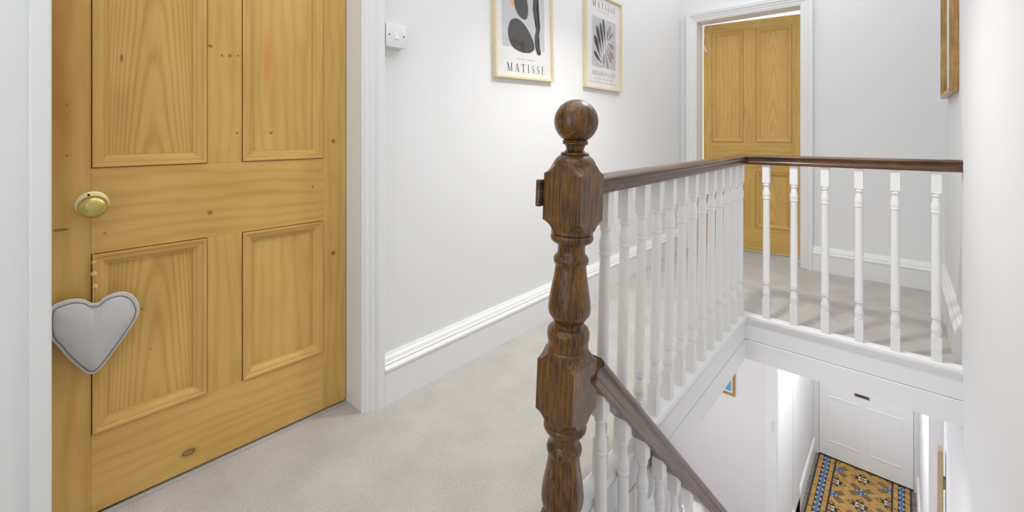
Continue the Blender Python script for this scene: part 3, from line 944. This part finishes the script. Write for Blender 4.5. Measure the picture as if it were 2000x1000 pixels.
# ------------------------------------------------------------------ light switch
SW = empty('light_switch', (XL, 0.9235, 1.318)); tag(SW, 'white surface mounted light switch beside the near door frame', 'light switch')
box('back_box', (0, -0.043, -0.0015), (0.030, 0.043, 0.0845), 'switch_plastic', SW, bevel=0.003, seg=2)
box('face_plate', (0.0302, -0.0435, -0.002), (0.037, 0.0435, 0.085), 'switch_plastic', SW, bevel=0.0015, seg=2)
bm = bmesh.new(); add_box(bm, (0.036, -0.009, 0.028), (0.041, 0.009, 0.056), 0.001)
for v in bm.verts:
    if v.co.x > 0.039 and v.co.z > 0.045: v.co.x -= 0.003
bm_obj('rocker', bm, 'gloss_white', SW)
for y in (-0.031, 0.031):
    bm = bmesh.new(); lathe(bm, [(0, .0032), (0.0006, .0032), (.0008, .002)], 12)
    bmesh.ops.rotate(bm, verts=bm.verts, cent=(0, 0, 0), matrix=Matrix.Rotation(math.pi / 2, 3, 'Y'))
    bmesh.ops.translate(bm, verts=bm.verts, vec=(0.037, y, 0.042)); bm_obj('screw', bm, 'screw_metal', SW)


# ------------------------------------------------------------------ framed prints
def poly_part(name, pts, mat, parent, y, thick=0.0003):
    """flat printed shape: pts (x, z), lying at local depth y (front is -y)"""
    bm = bmesh.new()
    f = bm.faces.new([bm.verts.new((x, y, z)) for x, z in pts])
    bmesh.ops.triangulate(bm, faces=[f])
    return bm_obj(name, bm, mat, parent)


def smooth_pts(pts, n=6):
    out = []; N = len(pts)
    for i in range(N):
        p0, p1, p2, p3 = (Vector(pts[(i + k) % N]) for k in (-1, 0, 1, 2))
        for q in range(n):
            t = q / n
            out.append(tuple(0.5 * ((2 * p1) + (-p0 + p2) * t + (2 * p0 - 5 * p1 + 4 * p2 - p3) * t * t + (-p0 + 3 * p1 - 3 * p2 + p3) * t ** 3)))
    return out


def stroke(pts, ws):
    """variable width ribbon as list of quads"""
    P = [Vector(p) for p in pts]; quads = []; side = []
    for i, p in enumerate(P):
        d = (P[min(i + 1, len(P) - 1)] - P[max(i - 1, 0)]).normalized(); nn = Vector((-d.y, d.x))
        w = ws[i] if isinstance(ws, (list, tuple)) else ws
        side.append((p + nn * w / 2, p - nn * w / 2))
    for a, b_ in zip(side, side[1:]):
        quads.append([a[0], a[1], b_[1], b_[0]])
    return quads


def arc(cx, cy, rx, ry, a0, a1, n=10):
    return [(cx + rx * math.cos(math.radians(a0 + (a1 - a0) * i / n)), cy + ry * math.sin(math.radians(a0 + (a1 - a0) * i / n))) for i in range(n + 1)]


TH, TN = 0.13, 0.035   # thick and thin stroke


def bar(x0, y0, x1, y1, w): return stroke([(x0, y0), (x1, y1)], w)


def serif(x, y, w=0.22): return bar(x - w / 2, y, x + w / 2, y, TN)


def bowl_w(n, thick=TH):  # thin - thick - thin
    return [TN + (thick - TN) * math.sin(math.pi * i / n) for i in range(n + 1)]


def glyph(c):
    q = []
    if c == 'M':
        q = bar(.1, 0, .1, 1, TN * 1.3) + bar(.1, 1, .5, .02, TH) + bar(.5, .02, .9, 1, TN * 1.2) + bar(.9, 0, .9, 1, TH) + serif(.1, .015) + serif(.06, .985) + serif(.9, .015) + serif(.94, .985); w = 1.0
    elif c == 'A':
        q = bar(.05, 0, .4, 1, TN * 1.2) + bar(.4, 1, .75, 0, TH) + bar(.16, .33, .62, .33, TN) + serif(.06, .015) + serif(.75, .015, .26); w = .8
    elif c == 'T':
        q = bar(.35, 0, .35, 1, TH) + bar(.0, .98, .7, .98, TN) + bar(.015, .76, .015, .98, TN) + bar(.685, .76, .685, .98, TN) + serif(.35, .015, .3); w = .7
    elif c == 'I':
        q = bar(.17, 0, .17, 1, TH) + serif(.17, .015, .34) + serif(.17, .985, .34); w = .34
    elif c == 'S':
        pts = arc(.27, .75, .22, .235, 35, 180, 8) + [(.11, .62), (.27, .51), (.43, .38)] + arc(.28, .25, .22, .235, 10, -150, 9)
        n = len(pts); ws = [TN + (TH - TN) * math.exp(-((i - n * .52) / 3.6) ** 2) for i in range(n)]
        q = stroke(pts, ws) + bar(.455, .72, .455, .95, TN) + bar(.07, .06, .07, .30, TN); w = .54
    elif c == 'E':
        q = bar(.12, 0, .12, 1, TH) + bar(.0, .98, .56, .98, TN) + bar(.12, .52, .45, .52, TN) + bar(0, .02, .6, .02, TN) + bar(.55, .78, .55, .98, TN) + bar(.585, .02, .585, .26, TN) + bar(.44, .43, .44, .61, TN); w = .62
    elif c == 'B':
        q = bar(.1, 0, .1, 1, TH) + bar(0, .98, .34, .98, TN) + bar(0, .02, .36, .02, TN) + bar(.1, .53, .36, .53, TN) + stroke(arc(.34, .755, .2, .225, 90, -90), bowl_w(10)) + stroke(arc(.36, .275, .23, .255, 90, -90), bowl_w(10)); w = .62
    elif c == 'R':
        q = bar(.1, 0, .1, 1, TH) + bar(0, .98, .34, .98, TN) + serif(.1, .015, .28) + bar(.1, .5, .36, .5, TN) + stroke(arc(.34, .74, .22, .24, 90, -90), bowl_w(10)) + bar(.34, .5, .62, 0.01, TH * .8); w = .66
    elif c in 'GC':
        q = stroke(arc(.42, .5, .38, .49, 48, 312, 18), bowl_w(18)) + bar(.69, .68, .69, .96, TN)
        if c == 'G': q += bar(.67, .05, .67, .40, TH * .8) + serif(.67, .41, .26)
        w = .78
    elif c == 'U':
        q = bar(.1, 1, .1, .28, TH) + stroke(arc(.35, .28, .25, .27, 180, 360), TN * 1.3) + bar(.6, .28, .6, 1, TN * 1.2) + serif(.1, .985, .26) + serif(.6, .985, .22); w = .72
    elif c == 'N':
        q = bar(.1, 0, .1, 1, TN * 1.2) + bar(.1, 1, .68, .0, TH) + bar(.68, 0, .68, 1, TN * 1.2) + serif(.1, .015) + serif(.06, .985) + serif(.68, .985); w = .78
    elif c == '&':
        q = stroke(arc(.3, .78, .15, .2, -60, 240, 12), TN * 1.6) + bar(.2, .62, .7, .02, TH) + stroke(arc(.29, .24, .24, .23, 120, 340, 12) + [(.66, .46)], TN * 1.6) + serif(.66, .47); w = .74
    elif c in 'PDOÉ':
        if c == 'O':
            q = stroke(arc(.38, .5, .36, .49, 0, 360, 20), TH * .6); w = .76
        else:
            q = bar(.1, 0, .1, 1, TH) + stroke(arc(.12, .72 if c == 'P' else .5, .42, .27 if c == 'P' else .48, 90, -90), TH * .5); w = .6
    else:
        w = .4
    return q, w


def lettering(text, x0, x1, z0, h, mat, parent, y, gap=0.42, joined=False):
    """each letter a flat printed part of its own; tiny lines stay joined"""
    x = 0.0; letters = []
    for ch in text:
        q, w = glyph(ch)
        if q: letters.append([[(x + p[0], p[1]) for p in poly] for poly in q])
        x += w + gap
    s = (x1 - x0) / (x - gap)
    groups = [sum(letters, [])] if joined else letters
    for polys in groups:
        bm = bmesh.new()
        for poly in polys:
            bm.faces.new([bm.verts.new((x0 + p[0] * s, y, z0 + p[1] * h)) for p in poly])
        o = bm_obj('small_lettering' if joined else 'letter', bm, mat, parent)
        if joined: o['kind'] = 'stuff'


def picture(name, yc, z0, w, h, label, roll=0.0, depth=0.024):
    root = empty(name, (XL + 0.001, yc, z0)); tag(root, label, 'picture', 'framed prints on the long wall')
    root.rotation_euler = (0, roll, R90)
    FP = [(0, 0), (0, depth), (0.010, depth), (0.011, depth - .001), (0.0135, depth - 0.010), (0.0135, 0)]
    pts = [(-w / 2, 0, 0), (w / 2, 0, 0), (w / 2, 0, h), (-w / 2, 0, h)]
    for k in range(4):
        bm = bmesh.new(); mitred_side(bm, [(-a, b_) for a, b_ in FP], pts[k], pts[(k + 1) % 4], (0, -1, 0), pts[k - 1], pts[(k + 2) % 4])
        bm_obj('frame_side', bm, 'ash_frame', root)
    box('paper', (-w / 2 + .012, -0.0100, .012), (w / 2 - .012, -0.004, h - .012), 'paper', root)
    box('glass', (-w / 2 + .0125, -0.0135, .0125), (w / 2 - .0125, -0.0120, h - .0125), 'picture_glass', root)
    return root


YP, YS_, YT = -0.0102, -0.0105, -0.0108
p1 = picture('framed_print', 1.702, 1.268, 0.458, 0.60, 'framed print of dark rounded shapes with an orange disc', roll=math.radians(-1.6))
bgp = poly_part('print_panel', [(-0.17, 0.155), (0.165, 0.155), (0.165, 0.545), (-0.17, 0.545)], 'print_grey', p1, YP)
poly_part('printed_disc', arc(-0.045, 0.435, 0.085, 0.090, 0, 350, 35), 'print_orange', p1, YS_)
# plain stand-in: an upright oval, a broad pebble and a wavy band
S1 = smooth_pts([(-0.128, 0.225), (-0.105, 0.285), (-0.05, 0.300), (0.01, 0.270), (0.060, 0.215), (0.075, 0.165), (0.03, 0.138), (-0.05, 0.140), (-0.105, 0.165)])
poly_part('printed_shape', S1, 'print_black', p1, YT)
S2 = smooth_pts([(-0.080, 0.430), (-0.055, 0.478), (-0.015, 0.470), (0.020, 0.410), (0.030, 0.350), (0.012, 0.308), (-0.035, 0.312), (-0.072, 0.355)])
poly_part('printed_shape', S2, 'print_black', p1, YT)
S3 = smooth_pts([(0.050, 0.525), (0.085, 0.520), (0.118, 0.450), (0.100, 0.370), (0.128, 0.290), (0.108, 0.210), (0.130, 0.145), (0.098, 0.140), (0.078, 0.210), (0.096, 0.290), (0.068, 0.370), (0.082, 0.450)])
poly_part('printed_shape', S3, 'print_black', p1, YT)
lettering('MATISSE', -0.137, 0.158, 0.036, 0.041, 'print_black', p1, YT, gap=0.62)
bm = bmesh.new()
for k in range(16):
    if k == 7: continue
    x = -0.062 + 0.0085 * k; add_box(bm, (x, YP - .0001, 0.098), (x + 0.0052, YP, 0.1045))
bm_obj('caption', bm, 'print_faint', p1)['kind'] = 'stuff'

p2 = picture('framed_print', 2.481, 1.272, 0.455, 0.597, 'framed print of dark and taupe leaf shapes', roll=math.radians(0.4))
poly_part('print_panel', [(-0.140, 0.142), (0.158, 0.142), (0.158, 0.455), (-0.140, 0.455)], 'print_grey_warm', p2, YP)


def leaf(name, x0, z0, x1, z1, w, mat, y):
    a, b_ = Vector((x0, z0)), Vector((x1, z1)); d = b_ - a; nn = Vector((-d.y, d.x)).normalized()
    pts = []
    for t, k in ((0, .12), (.2, .32), (.45, .72), (.7, 1.0), (.88, .8), (1, .12)): pts.append(tuple(a + d * t + nn * w / 2 * k))
    for t, k in ((1, -.12), (.88, -.8), (.7, -1.0), (.45, -.72), (.2, -.32), (0, -.12)): pts.append(tuple(a + d * t + nn * w / 2 * k))
    poly_part(name, smooth_pts(pts, 4), mat, p2, y)


for (a, b_, c, d, w) in ((-.025, .165, -.120, .235, .026), (-.040, .205, -.112, .335, .040), (-.022, .235, -.088, .400, .036), (.002, .255, -.045, .425, .032), (.022, .290, -.008, .455, .026), (.040, .30, .060, .400, .020)):
    leaf('printed_leaf', a, b_, c, d, w, 'print_black', YT)
    leaf('printed_leaf', a + .012, b_ - .02, (a + c) / 2 + .010, (b_ + d) / 2 - .015, w * .8, 'print_white', YS_)
for (a, b_, c, d, w) in ((.052, .32, .118, .385, .020), (.050, .31, .132, .285, .026), (.045, .29, .130, .215, .026), (.030, .27, .105, .185, .030), (.018, .25, .062, .138, .026), (.0, .24, .005, .165, .024), (.05, .33, .085, .43, .028)):
    leaf('printed_leaf', a, b_, c, d, w, 'print_taupe', YS_)
bm = bmesh.new()
for q in stroke([(-.025, .150), (-.02, .20), (.005, .25), (.035, .29), (.055, .35), (.062, .40)], .006):
    bm.faces.new([bm.verts.new((p[0], YT - .0002, p[1])) for p in q])
bm_obj('printed_stem', bm, 'print_white', p2)
lettering('MATISSE', -0.135, 0.150, 0.515, 0.038, 'print_black', p2, YT, gap=0.62)
lettering('BERGGRUEN & CIE', -0.135, 0.150, 0.088, 0.026, 'print_mid', p2, YT, gap=0.16, joined=True)
for (xa, xb, z) in ((-.065, .068, .495), (-.115, .120, .064), (-.168, .172, .040)):
    bm = bmesh.new(); x = xa; k = 0
    while x < xb:
        if k % 6 != 5: add_box(bm, (x, YP - .0001, z), (x + 0.0052, YP, z + .006))
        x += .0078; k += 1
    bm_obj('caption', bm, 'print_faint', p2)['kind'] = 'stuff'

# deep oak frame on the right wall of the landing
FR = empty('deep_frame', (XR2 - 0.001, 3.27, 1.195)); tag(FR, 'deep oak box frame on the right wall above the rail', 'picture')
FR.rotation_euler = (0, 0, -R90)
w, h, dp = 0.63, 0.78, 0.032
FP = [(0, 0), (0, dp), (0.020, dp), (0.020, 0)]
pts = [(-w / 2, 0, 0), (w / 2, 0, 0), (w / 2, 0, h), (-w / 2, 0, h)]
for k in range(4):
    bm = bmesh.new(); mitred_side(bm, [(-a, b_) for a, b_ in FP], pts[k], pts[(k + 1) % 4], (0, -1, 0), pts[k - 1], pts[(k + 2) % 4])
    bm_obj('frame_side', bm, 'oak_frame', FR)
box('backing', (-w / 2 + .015, -0.006, .015), (w / 2 - .015, -0.002, h - .015), 'paper', FR)

# small picture on the lilac wall downstairs
SP = empty('small_picture', (-1.075, YF - 0.001, -1.135)); tag(SP, 'small wood framed picture with blue print on the lilac wall below', 'picture')
pts = [(-0.075, 0, 0), (0.075, 0, 0), (0.075, 0, 0.34), (-0.075, 0, 0.34)]
for k in range(4):
    bm = bmesh.new(); mitred_side(bm, [(-a, b_) for a, b_ in [(0, 0), (0, .018), (.017, .018), (.017, 0)]], pts[k], pts[(k + 1) % 4], (0, -1, 0), pts[k - 1], pts[(k + 2) % 4])
    bm_obj('frame_side', bm, 'ash_frame' if 0 else 'oak_frame', SP)
box('paper', (-.06, -.008, .015), (.06, -.003, .325), 'paper', SP)
box('print', (-.045, -.0088, .030), (.045, -.0081, .31), 'print_blue', SP)

# narrow wooden batten upright on the lower right wall
TF = empty('wooden_batten', (XR2 - 0.001, 3.79, -2.2)); tag(TF, 'narrow upright pale wood batten against the lower right wall', 'batten')
box('board', (-0.036, -0.035, 0), (-0.012, 0.035, 1.235), 'batten_wood', TF, bevel=0.002)
for z in (0.2, 1.0):
    box('wall_cleat', (-0.0122, -0.02, z), (0.0, 0.02, z + 0.06), 'batten_wood', TF)

# ------------------------------------------------------------------ heart cushion on the near door
HO = [(0.751, 0.569), (0.737, 0.578), (0.715, 0.58), (0.698, 0.574), (0.687, 0.564), (0.678, 0.559), (0.666, 0.559), (0.656, 0.568), (0.64, 0.574), (0.624, 0.574), (0.611, 0.567),
      (0.6, 0.553), (0.592, 0.528), (0.595, 0.507), (0.603, 0.49), (0.618, 0.465), (0.635, 0.439), (0.651, 0.416), (0.665, 0.397), (0.673, 0.389), (0.683, 0.388), (0.693, 0.399),
      (0.707, 0.42), (0.723, 0.447), (0.737, 0.476), (0.746, 0.492), (0.752, 0.51), (0.7545, 0.54)]
hx, hz = 0.675, 0.386
HE = empty('heart_cushion', D1.matrix_basis @ Vector((0, 0, 0)))
HE.rotation_euler = (0, 0, DA)
HE.location = Vector((-1.539, 0.7945, 0.0)) + Matrix.Rotation(DA, 3, 'Z') @ Vector((hx, 0.008, hz))
tag(HE, 'grey velvet heart cushion hanging from the knob of the near door', 'cushion')
hp = smooth_pts([(x - hx, z - hz) for x, z in HO], 4)
cen = Vector((0.0, 0.108)); D = 0.026
bm = bmesh.new()
def ring(t, yy):
    return [bm.verts.new((cen.x + (p[0] - cen.x) * t, yy, cen.y + (p[1] - cen.y) * t)) for p in hp]
levels = [1.0, 0.97, 0.92, 0.84, 0.72, 0.56, 0.38, 0.18]
mid_y = 0.020
front = [ring(t, mid_y + D * (1 - t ** 2.6) ** 0.55) for t in levels]
back = [ring(t, mid_y - 0.016 * (1 - t ** 2.6) ** 0.55) for t in levels[1:]]
for seq in (front, [front[0]] + back):
    for a, b_ in zip(seq, seq[1:]):
        for i in range(len(hp)):
            j = (i + 1) % len(hp); bm.faces.new((a[i], a[j], b_[j], b_[i]))
bm.faces.new(front[-1]); bm.faces.new(back[-1][::-1])
# pucker below the notch
for v in bm.verts:
    if v.co.y > mid_y:
        for (fx, fz, gx, gz, dpth) in ((0.004, 0.168, 0.022, 0.138, .004), (0.002, 0.168, 0.004, 0.128, .004)):
            a = Vector((fx, fz)); d = Vector((gx - fx, gz - fz)); t = max(0, min(1, (Vector((v.co.x, v.co.z)) - a).dot(d) / d.dot(d)))
            dist = (Vector((v.co.x, v.co.z)) - a - d * t).length
            v.co.y -= dpth * (1 - t) * math.exp(-(dist / .004) ** 2)
bm_obj('cushion_body', bm, 'velvet', HE, smooth=True)
bm = bmesh.new(); tube(bm, [(p[0] * 1.0, mid_y, p[1]) for p in hp], 0.0045, 8, closed=True)
bm_obj('piping', bm, 'velvet_edge', HE, smooth=True)
bm = bmesh.new()
tube(bm, [(cen.x + (p[0] - cen.x) * 0.945, mid_y + 0.0095 + random.uniform(-.0004, .0004), cen.y + (p[1] - cen.y) * 0.955) for p in hp], 0.0011, 5, closed=True)
bm_obj('seam', bm, 'seam_thread', HE)
bm = bmesh.new()
tube(bm, [(0.004, 0.020, 0.170), (0.003, 0.012, 0.20), (0.0015, 0.010, 0.25), (0.003, 0.012, 0.30), (0.004, 0.017, 0.405)], 0.0008, 6)
bm_obj('cord', bm, 'cord', HE)
for (x, z, r) in ((0.002, 0.279, .0052), (0.001, 0.249, .0075), (-0.001, 0.216, .0068)):
    bm = bmesh.new(); bmesh.ops.create_icosphere(bm, subdivisions=1, radius=r)
    bmesh.ops.translate(bm, verts=bm.verts, vec=(x, 0.010, z)); bm_obj('bead', bm, 'bead_wood', HE)
